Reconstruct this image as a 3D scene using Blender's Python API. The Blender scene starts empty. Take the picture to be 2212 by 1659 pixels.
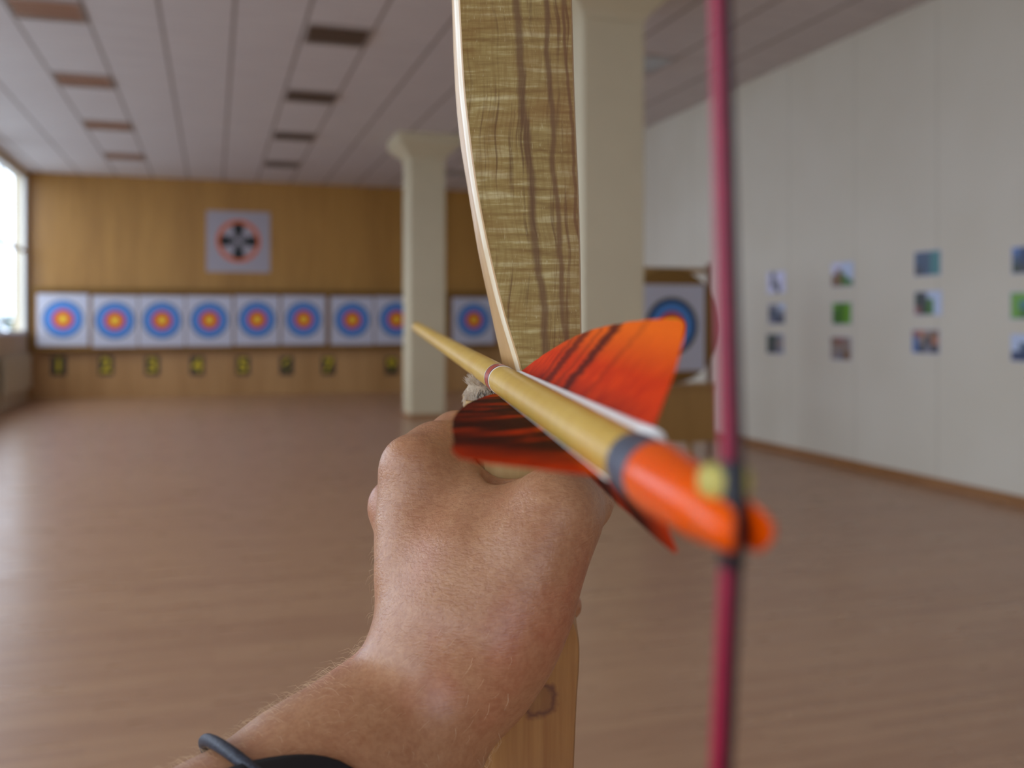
import bpy, bmesh, math, random
import numpy as np
from mathutils import Vector, Matrix, noise

random.seed(7); np.random.seed(7)
S = bpy.context.scene
COL = S.collection

# ------------------------------------------------------------------ camera, world, exposure
TH = math.radians(17.47)            # the camera looks this much to the right of the hall's long axis
EYE = 1.6
cam_d = bpy.data.cameras.new('camera')
cam = bpy.data.objects.new('camera', cam_d); COL.objects.link(cam)
cam.location = (0, 0, EYE); cam.rotation_euler = (math.radians(90), 0, -TH)
cam_d.sensor_width = 36; cam_d.lens = 2050 / 2212 * 36
cam_d.shift_y = -129.5 / 2212
cam_d.clip_start = 0.01; cam_d.clip_end = 300
cam_d.dof.use_dof = True; cam_d.dof.focus_distance = 0.305; cam_d.dof.aperture_fstop = 10.5
S.camera = cam
S.view_settings.view_transform = 'Standard'; S.view_settings.look = 'None'
S.view_settings.gamma = 1; S.view_settings.use_curve_mapping = False
S.view_settings.exposure = -0.8
S.cycles.max_bounces = 10; S.cycles.diffuse_bounces = 6; S.cycles.glossy_bounces = 4
S.cycles.transparent_max_bounces = 8; S.cycles.sample_clamp_indirect = 6
S.cycles.use_denoising = True
S.cycles.caustics_reflective = False; S.cycles.caustics_refractive = False

W = bpy.data.worlds.new('overcast_sky'); S.world = W; W.use_nodes = True
wn = W.node_tree.nodes; wl = W.node_tree.links; wn.clear()
wo = wn.new('ShaderNodeOutputWorld'); wb = wn.new('ShaderNodeBackground')
wt = wn.new('ShaderNodeTexCoord'); wsx = wn.new('ShaderNodeSeparateXYZ'); wr = wn.new('ShaderNodeValToRGB')
wl.new(wt.outputs['Generated'], wsx.inputs[0]); wl.new(wsx.outputs[2], wr.inputs[0])
wr.color_ramp.elements[0].position = 0.0; wr.color_ramp.elements[0].color = (0.70, 0.79, 1.0, 1)
wr.color_ramp.elements[1].position = 0.5; wr.color_ramp.elements[1].color = (0.82, 0.89, 1.0, 1)
wl.new(wr.outputs[0], wb.inputs[0]); wl.new(wb.outputs[0], wo.inputs[0])
wb.inputs[1].default_value = 9.0

XL, XR, YB, YF, ZC = -3.71, 6.75, 22.1, -7.0, 4.8   # the hall

def portal(name, loc, rot, sx, sy):
    l = bpy.data.lights.new(name, 'AREA'); l.shape = 'RECTANGLE'; l.size = sx; l.size_y = sy
    l.cycles.is_portal = True
    o = bpy.data.objects.new(name, l); COL.objects.link(o); o.location = loc; o.rotation_euler = rot
    return o
# daylight comes in at the long window wall and at an unseen window added behind the archer for fill
portal('window_daylight', (XL - .12, 7.4, 3.05), (0, math.radians(-90), 0), 3.3, 29.0)
portal('window_daylight', (-.97, YF - .12, 2.9), (math.radians(90), 0, 0), 4.65, 3.4)

# ------------------------------------------------------------------ helpers
def P(px, py, d):
    """a point seen at px, py of the 2212x1659 frame, d metres in front of the eye, in the hall"""
    cx = (px - 1106) / 2050 * d; z = EYE + (700 - py) / 2050 * d
    return Vector((cx * math.cos(TH) + d * math.sin(TH), -cx * math.sin(TH) + d * math.cos(TH), z))
def C3(x, d, z):
    """archer's frame (right, forward, up from the eye) to the hall"""
    return Vector((x * math.cos(TH) + d * math.sin(TH), -x * math.sin(TH) + d * math.cos(TH), EYE + z))
def onback(px, Y=YB):
    """X in the hall where sight line px meets the plane at Y"""
    a = math.atan((px - 1106) / 2050) + TH
    return Y * math.tan(a)
def onright(px, X=XR):
    a = math.atan((px - 1106) / 2050) + TH
    return X / math.tan(a)
def depth(X, Y): return X * math.sin(TH) + Y * math.cos(TH)
def zat(py, X, Y): return EYE + (700 - py) / 2050 * depth(X, Y)

class MB:
    def __init__(s): s.v = []; s.f = []; s.m = []
    def add(s, v, f, m=0):
        n = len(s.v); s.v += [tuple(p) for p in v]; s.f += [tuple(i + n for i in q) for q in f]; s.m += [m] * len(f); return s
    def box(s, x0, x1, y0, y1, z0, z1, m=0):
        v = [(x, y, z) for x in (x0, x1) for y in (y0, y1) for z in (z0, z1)]
        return s.add(v, [(0,1,3,2),(4,6,7,5),(0,4,5,1),(2,3,7,6),(0,2,6,4),(1,5,7,3)], m)
    def tube(s, pts, rad, n=10, m=0, caps=True):
        pts = [Vector(p) for p in pts]
        if not hasattr(rad, '__len__'): rad = [rad] * len(pts)
        t0 = (pts[1] - pts[0]).normalized()
        up = Vector((0, 0, 1)) if abs(t0.z) < .9 else Vector((1, 0, 0))
        a = t0.cross(up).normalized(); v = []
        for i, p in enumerate(pts):
            t = (pts[min(i + 1, len(pts) - 1)] - pts[max(i - 1, 0)]).normalized()
            a = (a - t * a.dot(t)).normalized(); b = t.cross(a)
            for k in range(n):
                g = 2 * math.pi * k / n; v.append(p + (a * math.cos(g) + b * math.sin(g)) * rad[i])
        f = [(i*n+k, i*n+(k+1)%n, (i+1)*n+(k+1)%n, (i+1)*n+k) for i in range(len(pts)-1) for k in range(n)]
        if caps: f += [tuple(range(n))[::-1], tuple((len(pts)-1)*n + k for k in range(n))]
        return s.add(v, f, m)
    def rings(s, R, m=0, closed=True, caps=True):
        n = len(R[0]); v = [p for r in R for p in r]
        f = [(i*n+k, i*n+(k+1)%n, (i+1)*n+(k+1)%n, (i+1)*n+k) for i in range(len(R)-1) for k in range(n if closed else n-1)]
        if caps and closed: f += [tuple(range(n))[::-1], tuple((len(R)-1)*n + k for k in range(n))]
        return s.add(v, f, m)
    def build(s, name, mats, parent=None, origin=None, smooth=False, bevel=0):
        if origin is None:
            origin = Vector(parent['_o']) if parent is not None else Vector((0, 0, 0))
        o_ = Vector(origin)
        me = bpy.data.meshes.new(name)
        me.from_pydata([tuple(Vector(p) - o_) for p in s.v], [], s.f); 
        if not isinstance(mats, (list, tuple)): mats = [mats]
        for m in mats: me.materials.append(m)
        me.polygons.foreach_set('material_index', s.m)
        if smooth: me.polygons.foreach_set('use_smooth', [True] * len(s.f))
        bm = bmesh.new(); bm.from_mesh(me); bmesh.ops.recalc_face_normals(bm, faces=bm.faces); bm.to_mesh(me); bm.free()
        ob = bpy.data.objects.new(name, me); COL.objects.link(ob)
        if parent is not None: ob.parent = parent
        else: ob.location = o_
        if bevel:
            b = ob.modifiers.new('bevel', 'BEVEL'); b.width = bevel; b.segments = 2; b.limit_method = 'ANGLE'
        return ob
def root(name, loc, label, cat, group=None):
    o = bpy.data.objects.new(name, None); COL.objects.link(o); o.location = loc; o.empty_display_size = .05
    o['_o'] = tuple(loc); tag(o, label, cat, group); return o
def tag(o, label, cat, group=None):
    o['label'] = label; o['category'] = cat
    if group: o['group'] = group
    return o
def struct(o): o['kind'] = 'structure'; return o

def smoothstep_list(keys, t):
    """Catmull-like interpolation of rows [t, a, b, ...]"""
    ks = keys
    if t <= ks[0][0]: return list(ks[0][1:])
    if t >= ks[-1][0]: return list(ks[-1][1:])
    for i in range(len(ks) - 1):
        if ks[i][0] <= t <= ks[i+1][0]: break
    p1, p2 = ks[i], ks[i+1]; p0 = ks[max(i-1, 0)]; p3 = ks[min(i+2, len(ks)-1)]
    h = p2[0] - p1[0]; u = (t - p1[0]) / h; out = []
    for j in range(1, len(p1)):
        m1 = (p2[j] - p0[j]) / max(p2[0] - p0[0], 1e-9) * h; m2 = (p3[j] - p1[j]) / max(p3[0] - p1[0], 1e-9) * h
        out.append((2*u**3-3*u**2+1)*p1[j] + (u**3-2*u**2+u)*m1 + (-2*u**3+3*u**2)*p2[j] + (u**3-u**2)*m2)
    return out

# ------------------------------------------------------------------ materials
def lin(r, g, b):
    f = lambda c: (c/255)/12.92 if c/255 <= .04045 else ((c/255+.055)/1.055)**2.4
    return (f(r), f(g), f(b), 1)
class Mat:
    def __init__(s, name, rough=.5, color=(.5,.5,.5,1), metal=0, spec=.5, coat=0):
        s.m = bpy.data.materials.new(name); s.m.use_nodes = True; s.n = s.m.node_tree.nodes; s.l = s.m.node_tree.links
        s.b = s.n['Principled BSDF']; s.b.inputs['Base Color'].default_value = color
        s.b.inputs['Roughness'].default_value = rough; s.b.inputs['Metallic'].default_value = metal
        s.b.inputs['Specular IOR Level'].default_value = spec; s.b.inputs['Coat Weight'].default_value = coat
        s.b.inputs['Coat Roughness'].default_value = .12
        s.tc = s.n.new('ShaderNodeTexCoord')
    def node(s, t, **kw):
        n = s.n.new(t)
        for k, v in kw.items():
            if k in n.inputs.keys(): n.inputs[k].default_value = v
            else: setattr(n, k, v)
        return n
    def map(s, scale=(1,1,1), rot=(0,0,0), loc=(0,0,0), src='Object'):
        m = s.n.new('ShaderNodeMapping'); m.inputs['Scale'].default_value = scale; m.inputs['Rotation'].default_value = rot
        m.inputs['Location'].default_value = loc; s.l.new(s.tc.outputs[src], m.inputs[0]); return m.outputs[0]
    def noise(s, vec, scale, detail=3, rough=.5, dist=0):
        n = s.n.new('ShaderNodeTexNoise'); n.inputs['Scale'].default_value = scale; n.inputs['Detail'].default_value = detail
        n.inputs['Roughness'].default_value = rough; n.inputs['Distortion'].default_value = dist
        if vec is not None: s.l.new(vec, n.inputs['Vector'])
        return n.outputs['Fac']
    def ramp(s, fac, stops, interp='LINEAR'):
        r = s.n.new('ShaderNodeValToRGB'); r.color_ramp.interpolation = interp
        while len(r.color_ramp.elements) < len(stops): r.color_ramp.elements.new(.5)
        for e, (p, c) in zip(r.color_ramp.elements, stops):
            e.position = p; e.color = c if hasattr(c, '__len__') else (c, c, c, 1)
        s.l.new(fac, r.inputs[0]); return r.outputs[0]
    def mix(s, fac, a, b, mode='MIX'):
        x = s.n.new('ShaderNodeMix'); x.data_type = 'RGBA'; x.blend_type = mode
        for sock, v in ((x.inputs[0], fac), (x.inputs[6], a), (x.inputs[7], b)):
            if hasattr(v, 'is_linked') or hasattr(v, 'links'): s.l.new(v, sock)
            else: sock.default_value = v
        return x.outputs[2]
    def math(s, op, a, b=None, c=None):
        x = s.n.new('ShaderNodeMath'); x.operation = op
        for i, v in enumerate((a, b, c)):
            if v is None: continue
            if hasattr(v, 'links'): s.l.new(v, x.inputs[i])
            else: x.inputs[i].default_value = v
        return x.outputs[0]
    def sep(s, vec):
        x = s.n.new('ShaderNodeSeparateXYZ'); s.l.new(vec, x.inputs[0]); return x.outputs
    def col(s, v): s.l.new(v, s.b.inputs['Base Color']); return s
    def rough(s, v): s.l.new(v, s.b.inputs['Roughness']); return s
    def bump(s, h, strength=.3, dist=.001):
        x = s.n.new('ShaderNodeBump'); x.inputs['Strength'].default_value = strength; x.inputs['Distance'].default_value = dist
        s.l.new(h, x.inputs['Height']); s.l.new(x.outputs[0], s.b.inputs['Normal']); return s

def plain(name, rgb, rough=.6, n=8, amt=.08, **kw):
    m = Mat(name, rough, lin(*rgb), **kw); c = lin(*rgb)
    f = m.noise(m.map(), n, 4); a = tuple(x * (1 - amt) for x in c[:3]) + (1,); b = tuple(min(1, x * (1 + amt)) for x in c[:3]) + (1,)
    m.col(m.ramp(f, [(.3, a), (.7, b)])); return m.m

# floor: laminate strips running across the hall
m = Mat('laminate_floor', .3, spec=.5)
br = m.n.new('ShaderNodeTexBrick'); m.l.new(m.map(), br.inputs['Vector'])
br.offset = .37; br.inputs['Scale'].default_value = 1; br.inputs['Brick Width'].default_value = 1.25; br.inputs['Row Height'].default_value = .064
br.inputs['Mortar Size'].default_value = .0012; br.inputs['Color1'].default_value = lin(188, 147, 113); br.inputs['Color2'].default_value = lin(160, 118, 92)
br.inputs['Mortar'].default_value = lin(105, 74, 52); br.inputs['Bias'].default_value = .1
g = m.noise(m.map((1.2, 28, 1)), 3.0, 5, .6)
m.col(m.mix(.55, br.outputs['Color'], m.ramp(g, [(.25, lin(148, 110, 80)), (.75, lin(196, 156, 122))])))
m.rough(m.ramp(m.noise(m.map((1, 6, 1)), 2, 3), [(.3, .26), (.7, .36)]))
M_floor = m.m
# ceiling: metal strip tiles with dark joints
m = Mat('ceiling_tile', .75, spec=.2)
x, y, z = m.sep(m.map())[:3]
fx = m.math('ABSOLUTE', m.math('SUBTRACT', m.math('FRACT', m.math('DIVIDE', m.math('SUBTRACT', x, .206 - 7.3), .73)), .5))
jx = m.math('GREATER_THAN', fx, .478)
fy = m.math('ABSOLUTE', m.math('SUBTRACT', m.math('FRACT', m.math('DIVIDE', m.math('ADD', y, 10.0), .245)), .5))
jy = m.math('GREATER_THAN', fy, .47)
c0 = m.ramp(m.noise(m.map((1, 9, 1)), 1.5, 3), [(.3, lin(208, 202, 204)), (.7, lin(220, 215, 216))])
c1 = m.mix(m.math('MULTIPLY', jy, .28), c0, lin(130, 112, 102)); c2 = m.mix(m.math('MULTIPLY', jx, .75), c1, lin(105, 88, 78))
m.col(c2); M_ceil = m.m
M_cream = plain('cream_plaster', (210, 198, 174), .8, 1.2, .04, spec=.2)
# right wall panels, with a faint upright joint every 2.5 m
m = Mat('cream_wall_panel', .7, spec=.25)
x, y, z = m.sep(m.map())[:3]
fy = m.math('ABSOLUTE', m.math('SUBTRACT', m.math('FRACT', m.math('DIVIDE', m.math('ADD', y, 12.5 - 8.2 + .6), 1.25)), .5))
jy = m.math('GREATER_THAN', fy, .492)
m.col(m.mix(m.math('MULTIPLY', jy, .25), m.ramp(m.noise(m.map(), .8, 2), [(.3, lin(212, 205, 186)), (.7, lin(218, 212, 195))]), lin(150, 142, 125)))
M_rwall = m.m
M_pillar = plain('pillar_paint', (208, 196, 164), .7, 2, .03, spec=.25)
M_capital = M_pillar
# wood veneer (end wall)
def veneer(name, a, b, s=2.0, rough=.42):
    m = Mat(name, rough, spec=.5)
    g = m.noise(m.map((5, 5, .35)), s, 5, .6, .3); h = m.noise(m.map((60, 60, 1.5)), 2, 3)
    big = m.noise(m.map((1.3, 1, .05)), 1.2, 1)
    c = m.ramp(g, [(.3, a), (.7, b)])
    c = m.mix(.25, c, m.ramp(h, [(.35, a), (.65, b)]))
    c = m.mix(.35, c, m.ramp(big, [(.35, a), (.65, b)]))
    m.col(c); return m.m
M_veneer = veneer('veneer_panel', lin(150, 104, 38), lin(190, 141, 66))
M_ply = veneer('plywood_dado', lin(160, 116, 62), lin(196, 152, 98))
M_foam = plain('brown_backstop', (128, 92, 36), .8, 5, .15)
M_base = veneer('baseboard_wood', lin(140, 96, 55), lin(166, 118, 72), 6)
M_paper = plain('target_paper', (196, 197, 210), .7, 30, .02)
M_poster = plain('poster_paper', (172, 166, 174), .75, 30, .03)
M_black = plain('black_print', (26, 30, 30), .5, 20, .1)
M_blue = plain('blue_print', (74, 136, 210), .55, 20, .04)
M_red = plain('red_print', (212, 48, 48), .55, 20, .04)
M_gold = plain('gold_print', (238, 190, 30), .55, 20, .04)
M_orange_ink = plain('orange_print', (215, 105, 45), .6, 20, .05)
M_yellow = plain('yellow_paint', (216, 190, 22), .5, 20, .05)
M_plate = plain('black_plate', (30, 32, 24), .45, 10, .1)
M_white = plain('white_frame_paint', (225, 228, 230), .4, 10, .03)
M_rad = plain('radiator_enamel', (205, 198, 175), .4, 10, .03)
M_straw = Mat('straw_boss', .9)
w_ = M_straw.n.new('ShaderNodeTexWave'); w_.wave_type = 'RINGS'; w_.rings_direction = 'Y'; w_.inputs['Scale'].default_value = 9; w_.inputs['Distortion'].default_value = 1.5
M_straw.l.new(M_straw.map(), w_.inputs['Vector'])
M_straw.col(M_straw.ramp(w_.outputs['Fac'], [(.2, lin(118, 86, 34)), (.8, lin(150, 112, 52))])).bump(w_.outputs['Fac'], .5, .01); M_straw = M_straw.m
M_standwood = veneer('stand_board', lin(158, 118, 60), lin(184, 142, 80), 3)
m = Mat('window_glass', .02)
gt = m.n.new('ShaderNodeBsdfTransparent'); gt.inputs[0].default_value = (.94, .96, .97, 1); gg = m.n.new('ShaderNodeBsdfGlossy'); gg.inputs['Roughness'].default_value = .02
gm = m.n.new('ShaderNodeMixShader'); gm.inputs[0].default_value = .05
m.l.new(gt.outputs[0], gm.inputs[1]); m.l.new(gg.outputs[0], gm.inputs[2]); m.l.new(gm.outputs[0], m.n['Material Output'].inputs[0]); M_glass = m.m
M_leaf = plain('leaf_green', (70, 92, 60), .7, 6, .3)
M_ground = plain('outdoor_paving', (170, 172, 172), .8, 2, .1)
m = Mat('louvre_metal', .35, lin(196, 160, 136), metal=.6); M_louvre = m.m  # orange-brown tint paints in the wood floor mirrored by the louvres
m = Mat('louvre_metal_dark', .4, lin(128, 108, 92), metal=.5); M_louvre2 = m.m
m = Mat('prismatic_diffuser', .25, lin(178, 186, 196), spec=.6); M_prism = m.m  # bluish tint paints in the window's reflection
M_lampback = plain('lamp_housing', (150, 120, 98), .5, 4, .05)
M_trim = plain('lamp_trim', (170, 158, 150), .5, 4, .03)

# ------------------------------------------------------------------ the hall
def slab(name, *a, mat, **k): return struct(MB().box(*a).build(name, mat, **k))
slab('floor', XL - .3, XR + .3, YF - .3, YB + .3, -.12, 0, mat=M_floor)
slab('ceiling', XL - .3, XR + .3, YF - .3, YB + .3, ZC, ZC + .15, mat=M_ceil)
slab('wall_right', XR, XR + .25, YF, YB, 0, ZC, mat=M_rwall)
slab('wall_back', XL - .25, XR + .25, YB, YB + .25, 0, ZC, mat=M_veneer)
# window wall
SILL, HEAD = 1.42, 4.66
wins = []
y1 = YB - .22
while y1 - 3.45 > YF + .2:
    wins.append((y1 - 3.45, y1)); y1 -= 3.75
wl_ = MB().box(XL - .25, XL, YF, YB, 0, SILL).box(XL - .25, XL, YF, YB, HEAD, ZC)
prev = YB
for a, b in wins: wl_.box(XL - .25, XL, b, prev, SILL, HEAD); prev = a
wl_.box(XL - .25, XL, YF, prev, SILL, HEAD)
struct(wl_.build('wall_left', M_cream))
for i, (a, b) in enumerate(wins):
    f = MB(); t = .05; x0, x1 = XL - .07, XL - .02
    f.box(x0, x1, a, b, SILL, SILL + t); f.box(x0, x1, a, b, HEAD - t, HEAD)
    f.box(x0, x1, a, a + t, SILL + t, HEAD - t); f.box(x0, x1, b - t, b, SILL + t, HEAD - t)
    yy = (a + b) / 2 - .55; f.box(x0, x1, yy - .025, yy + .025, SILL + t, HEAD - t)
    f.box(x0 + .01, x1 + .005, a + t, b - t, 3.08, 3.16)
    w = struct(f.build('window_%d' % (i + 1), M_white))
    MB().box(XL - .05, XL - .045, a + t, b - t, SILL + t, HEAD - t).build('window_pane', M_glass, w, origin=(0,0,0))
    MB().box(XL - .02, XL + .05, a, b, SILL - .03, SILL + .0).build('window_sill', M_white, w, origin=(0,0,0))
# unseen wall behind the archer, its window added for frontal fill light
wf = MB().box(XL - .25, XR + .25, YF - .25, YF, 0, 1.2).box(XL - .25, XR + .25, YF - .25, YF, 4.6, ZC)
wf.box(XL - .25, -3.3, YF - .25, YF, 1.2, 4.6).box(1.35, XR + .25, YF - .25, YF, 1.2, 4.6)
struct(wf.build('wall_front', M_cream))
for i, (a, b) in enumerate(((-3.3, 1.35),)):
    f = MB(); t = .05; y0_, y1_ = YF - .19, YF - .12
    f.box(a, b, y0_, y1_, 1.2, 1.25).box(a, b, y0_, y1_, 4.55, 4.6).box(a, a + t, y0_, y1_, 1.25, 4.55).box(b - t, b, y0_, y1_, 1.25, 4.55)
    f.box((a + b) / 2 - .03, (a + b) / 2 + .03, y0_, y1_, 1.25, 4.55)
    w = struct(f.build('window_%d' % (len(wins) + 1 + i), M_white))
    MB().box(a + t, b - t, YF - .16, YF - .155, 1.25, 4.55).build('window_pane', M_glass, w, origin=(0,0,0))
slab('baseboard_right', XR - .02, XR, YF, YB, 0, .095, mat=M_base)
slab('trim_1', XL, XR, YB - .03, YB, 0, 1.0, mat=M_ply)        # plywood dado of the end wall
slab('ground', XL - 60, XL - .3, -40, 70, -1.3, -1.2, mat=M_ground)

# planting outside the last window
def bush(x, y, z, r, label):
    mb = MB(); rnd = random.Random(int(y * 10))
    for k in range(900):
        v = Vector((rnd.gauss(0, 1), rnd.gauss(0, 1), rnd.gauss(0, 1))).normalized() * r * rnd.uniform(.55, 1)
        c = Vector((x, y, z)) + Vector((v.x, v.y, v.z * 1.1)); a = Vector((rnd.uniform(-1,1), rnd.uniform(-1,1), rnd.uniform(-1,1))).normalized()
        b = a.cross(Vector((0,0,1))).normalized(); s_ = r * .12
        mb.add([c - a*s_, c + b*s_*.5, c + a*s_, c - b*s_*.5], [(0,1,2,3)])
    R = root('garden_shrub', (x, y, -1.2), label, 'shrub')
    mb.build('foliage', M_leaf, R)
    MB().tube([(x, y, -1.2), (x + .05, y, z)], [.07, .04], 8).build('trunk', M_base, R, smooth=True)
bush(XL - 1.15, 25.6, 1.15, .72, 'dark green shrub standing outside beyond the hall window')

# radiator under the last window
R = root('radiator', (XL + .08, 20.7, .2), 'cream panel radiator under the window by the wooden end wall', 'radiator')
r = MB(); 
for k in range(22): r.box(XL + .05, XL + .11, 19.2 + k * .12, 19.29 + k * .12, .28, .98)
r.box(XL + .07, XL + .09, 19.2, 21.8, .3, .96)
r.build('radiator_panel', M_rad, R, bevel=.01)
for yb in (19.45, 21.4): MB().box(XL + .001, XL + .05, yb, yb + .04, .3, .9).build('bracket', M_rad, R)
MB().tube([(XL + .08, 19.25, .3), (XL + .08, 19.25, .0)], .012, 8).build('pipe', M_rad, R)

# pillars with flared heads
def pillar(cx, cy, label):
    s = .305
    def sq(h, z): return [(cx - h, cy - h, z), (cx + h, cy - h, z), (cx + h, cy + h, z), (cx - h, cy + h, z)]
    R = root('pillar', (cx, cy, 0), label, 'pillar', 'square cream pillars with flared heads')
    MB().rings([sq(s, 0), sq(s, 4.40)]).build('shaft', M_pillar, R, bevel=.012)
    MB().rings([sq(s, 4.40), sq(s + .03, 4.46), sq(s + .2, 4.62), sq(s + .23, 4.66), sq(s + .23, ZC)]).build('capital', M_pillar, R)
    MB().rings([sq(s + .012, 0), sq(s + .012, .07)]).build('skirting', M_base, R)
pillar(3.17 + .305, 15.8 + .305, 'far square cream pillar, whole from floor to flared head')
pillar(3.21 + .305, 8.04 + .305, 'nearer square cream pillar directly behind the bow limb')

# ceiling lamps
def lamp(x, y, mat, label):
    R = root('ceiling_lamp', (x, y, ZC - .02), label, 'ceiling lamp', 'recessed square ceiling lamps')
    h = .345
    f = MB(); z0, z1 = ZC - .022, ZC
    f.box(x-h, x+h, y-h, y-h+.02, z0, z1).box(x-h, x+h, y+h-.02, y+h, z0, z1).box(x-h, x-h+.02, y-h+.02, y+h-.02, z0, z1).box(x+h-.02, x+h, y-h+.02, y+h-.02, z0, z1)
    f.build('trim_frame', M_trim, R)
    if mat is M_prism:
        MB().box(x-h+.02, x+h-.02, y-h+.02, y+h-.02, ZC - .012, ZC - .004).build('diffuser', mat, R)
    else:
        g = MB().box(x-h+.02, x+h-.02, y-h+.02, y+h-.02, ZC - .004, ZC - .001)
        for k in range(1, 8): g.box(x-h+.02 + k*.083, x-h+.024 + k*.083, y-h+.02, y+h-.02, ZC - .02, ZC - .004)
        for k in range(1, 4): g.box(x-h+.02, x+h-.02, y-h+.02 + k*.163, y-h+.026 + k*.163, ZC - .021, ZC - .004)
        g.build('louvre', mat, R)
rows = [10.6, 13.55, 16.5, 19.45]
rn = ['in the row nearest the camera', 'in the second row from the camera', 'in the third row from the camera', 'in the row nearest the wooden end wall']
for c, (X, mat, cn) in enumerate(((-1.615, M_louvre, 'orange-toned louvred lamp by the windows, '), (1.31, M_louvre2, 'dark brown louvred lamp of the middle line, '), (4.98, M_prism, 'pale flat lamp between pillars and picture wall, '))):
    for r_, Y in enumerate(rows):
        if c == 2 and r_ in (1, 2): continue
        lamp(X, Y, mat, cn + rn[r_])

# end wall: backstop, papers, numbers
BY = YB - .22
R = root('target_backstop', (1.0, BY + .1, .95), 'long brown padded backstop along the end wall carrying the target papers', 'backstop')
XE = XR - .5
MB().box(XL + .12, XE, BY, YB - .05, 1.02, 2.30).build('backstop_pad', M_foam, R, bevel=.01)
MB().box(XL + .1, XE, BY - .05, YB - .031, 2.30, 2.37).build('ledge', M_foam, R)
def disc_stack(mb, cx, y, cz, rr, seg=48, step=.0012):
    for i, (r0, mi) in enumerate(rr):
        yy = y - step * (i + 1)
        pts = [(cx + r0 * math.cos(2*math.pi*k/seg), yy, cz + r0 * math.sin(2*math.pi*k/seg)) for k in range(seg)]
        back = [(p[0], yy + step * .9, p[2]) for p in pts]
        mb.rings([back, pts], mi)
def paper(px0, px1, label, Y=BY - .001, zt=None, zb=None, group=None, jit=0):
    x0, x1 = onback(px0, Y), onback(px1, Y); cx = (x0 + x1) / 2
    zt = zt or 2.235; zb = zb or 1.14
    R = root('target_paper', (cx, Y, zb), label, 'target paper', group)
    MB().box(x0, x1, Y - .004, Y, zb + jit, zt + jit).build('sheet', M_paper, R)
    cz = 1.705 + jit; r = .40
    nm = ['black_ring', 'blue_ring', 'red_ring', 'gold_centre']
    for i, (rr, mt) in enumerate(((r, M_black), (r * .93, M_blue), (r * .52, M_red), (r * .27, M_gold))):
        mb = MB(); disc_stack(mb, cx, Y - .004 - .0013 * i, cz, [(rr, 0)]); mb.build(nm[i], mt, R)
tp = [(80, 191), (199, 297), (300, 399), (402, 502), (507, 603), (608, 703), (714, 807), (810, 902), (977, 1069)]
tl = ['target paper nearest the windows, above the plate reading one', 'target paper above the plate reading two', 'target paper above the plate reading three',
      'target paper above the plate reading four', 'target paper above the plate reading five', 'target paper above the plate reading six',
      'target paper above the plate reading seven', 'target paper partly hidden by the far pillar, above plate eight',
      'target paper between the far pillar and the bow limb']
for i, ((a, b), l) in enumerate(zip(tp, tl)):
    paper(a, b, 'white ringed ' + l, group='ringed target papers on the backstop', jit=(0, -.03, -.025, -.02, -.005, .0, -.01, 0, -.01)[i])
# numbers
def digit_mesh(ch, size):
    cu = bpy.data.curves.new('numeral', 'FONT'); cu.body = ch; cu.size = size; cu.extrude = .002; cu.align_x = 'CENTER'; cu.align_y = 'CENTER'; cu.offset = .012
    o = bpy.data.objects.new('numeral_curve', cu); COL.objects.link(o)
    dg = bpy.context.evaluated_depsgraph_get(); me = bpy.data.meshes.new_from_object(o.evaluated_get(dg))
    bpy.data.objects.remove(o); bpy.data.curves.remove(cu); return me
for i, px in enumerate((127, 229, 329, 426, 525, 619, 709, 846)):
    Y = YB - .03; x = onback(px, Y); z = zat(790, x, Y)
    R = root('number_plate', (x, Y, z), 'black plate with yellow numeral %s on the plywood below the targets' % ('one','two','three','four','five','six','seven','eight')[i], 'number plate', 'lane number plates')
    MB().box(x - .15, x + .15, Y - .012, Y, z - .21, z + .21).build('plate', M_plate, R, bevel=.008)
    me = digit_mesh(str(i + 1), .42); me.materials.clear(); me.materials.append(M_yellow)
    for v in me.vertices: v.co = Vector((v.co.x, -v.co.z - .015, v.co.y))
    o = bpy.data.objects.new('numeral', me); COL.objects.link(o); o.parent = R

# big paper with cross of four dark lobes
Y = YB - .003; x0, x1 = onback(446, Y), onback(583, Y); cx = (x0 + x1) / 2; zb, zt = zat(588, cx, Y), zat(457, cx, Y); cz = zat(521, cx, Y)
R = root('target_poster', (cx, Y, zb), 'white poster with orange ring and four black lobes high on wooden wall', 'poster')
MB().box(x0, x1, Y - .006, Y, zb, zt).build('sheet', M_poster, R)
mb = MB(); Ro, Ri = .475, .385
def ring(mb, cx, y, cz, ro, ri, t=.002, seg=56):
    o_ = [[(cx + r*math.cos(2*math.pi*k/seg), yy, cz + r*math.sin(2*math.pi*k/seg)) for k in range(seg)] for r, yy in ((ro, y), (ro, y - t), (ri, y - t), (ri, y))]
    mb.rings(o_ + [o_[0]], caps=False)
ring(mb, cx, Y - .006, cz, Ro, Ri); mb.build('orange_ring', M_orange_ink, R)
for k in range(4):
    a = k * math.pi / 2; mb = MB(); prof = [(.05, .03), (.12, .05), (.22, .11), (.31, .13), (.38, .09), (.42, 0)]
    pts = [(r, w) for r, w in prof] + [(r, -w) for r, w in prof[::-1][1:]]
    tr = lambda r, w, y: (cx + r*math.cos(a) - w*math.sin(a), y, cz + r*math.sin(a) + w*math.cos(a))
    mb.rings([[tr(r, w, Y - .0055) for r, w in pts], [tr(r, w, Y - .0095) for r, w in pts]]); mb.build('black_lobe', M_black, R)
mb = MB(); ring(mb, cx, Y - .006, cz, .14, .11); mb.build('inner_ring', M_black, R)

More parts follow.
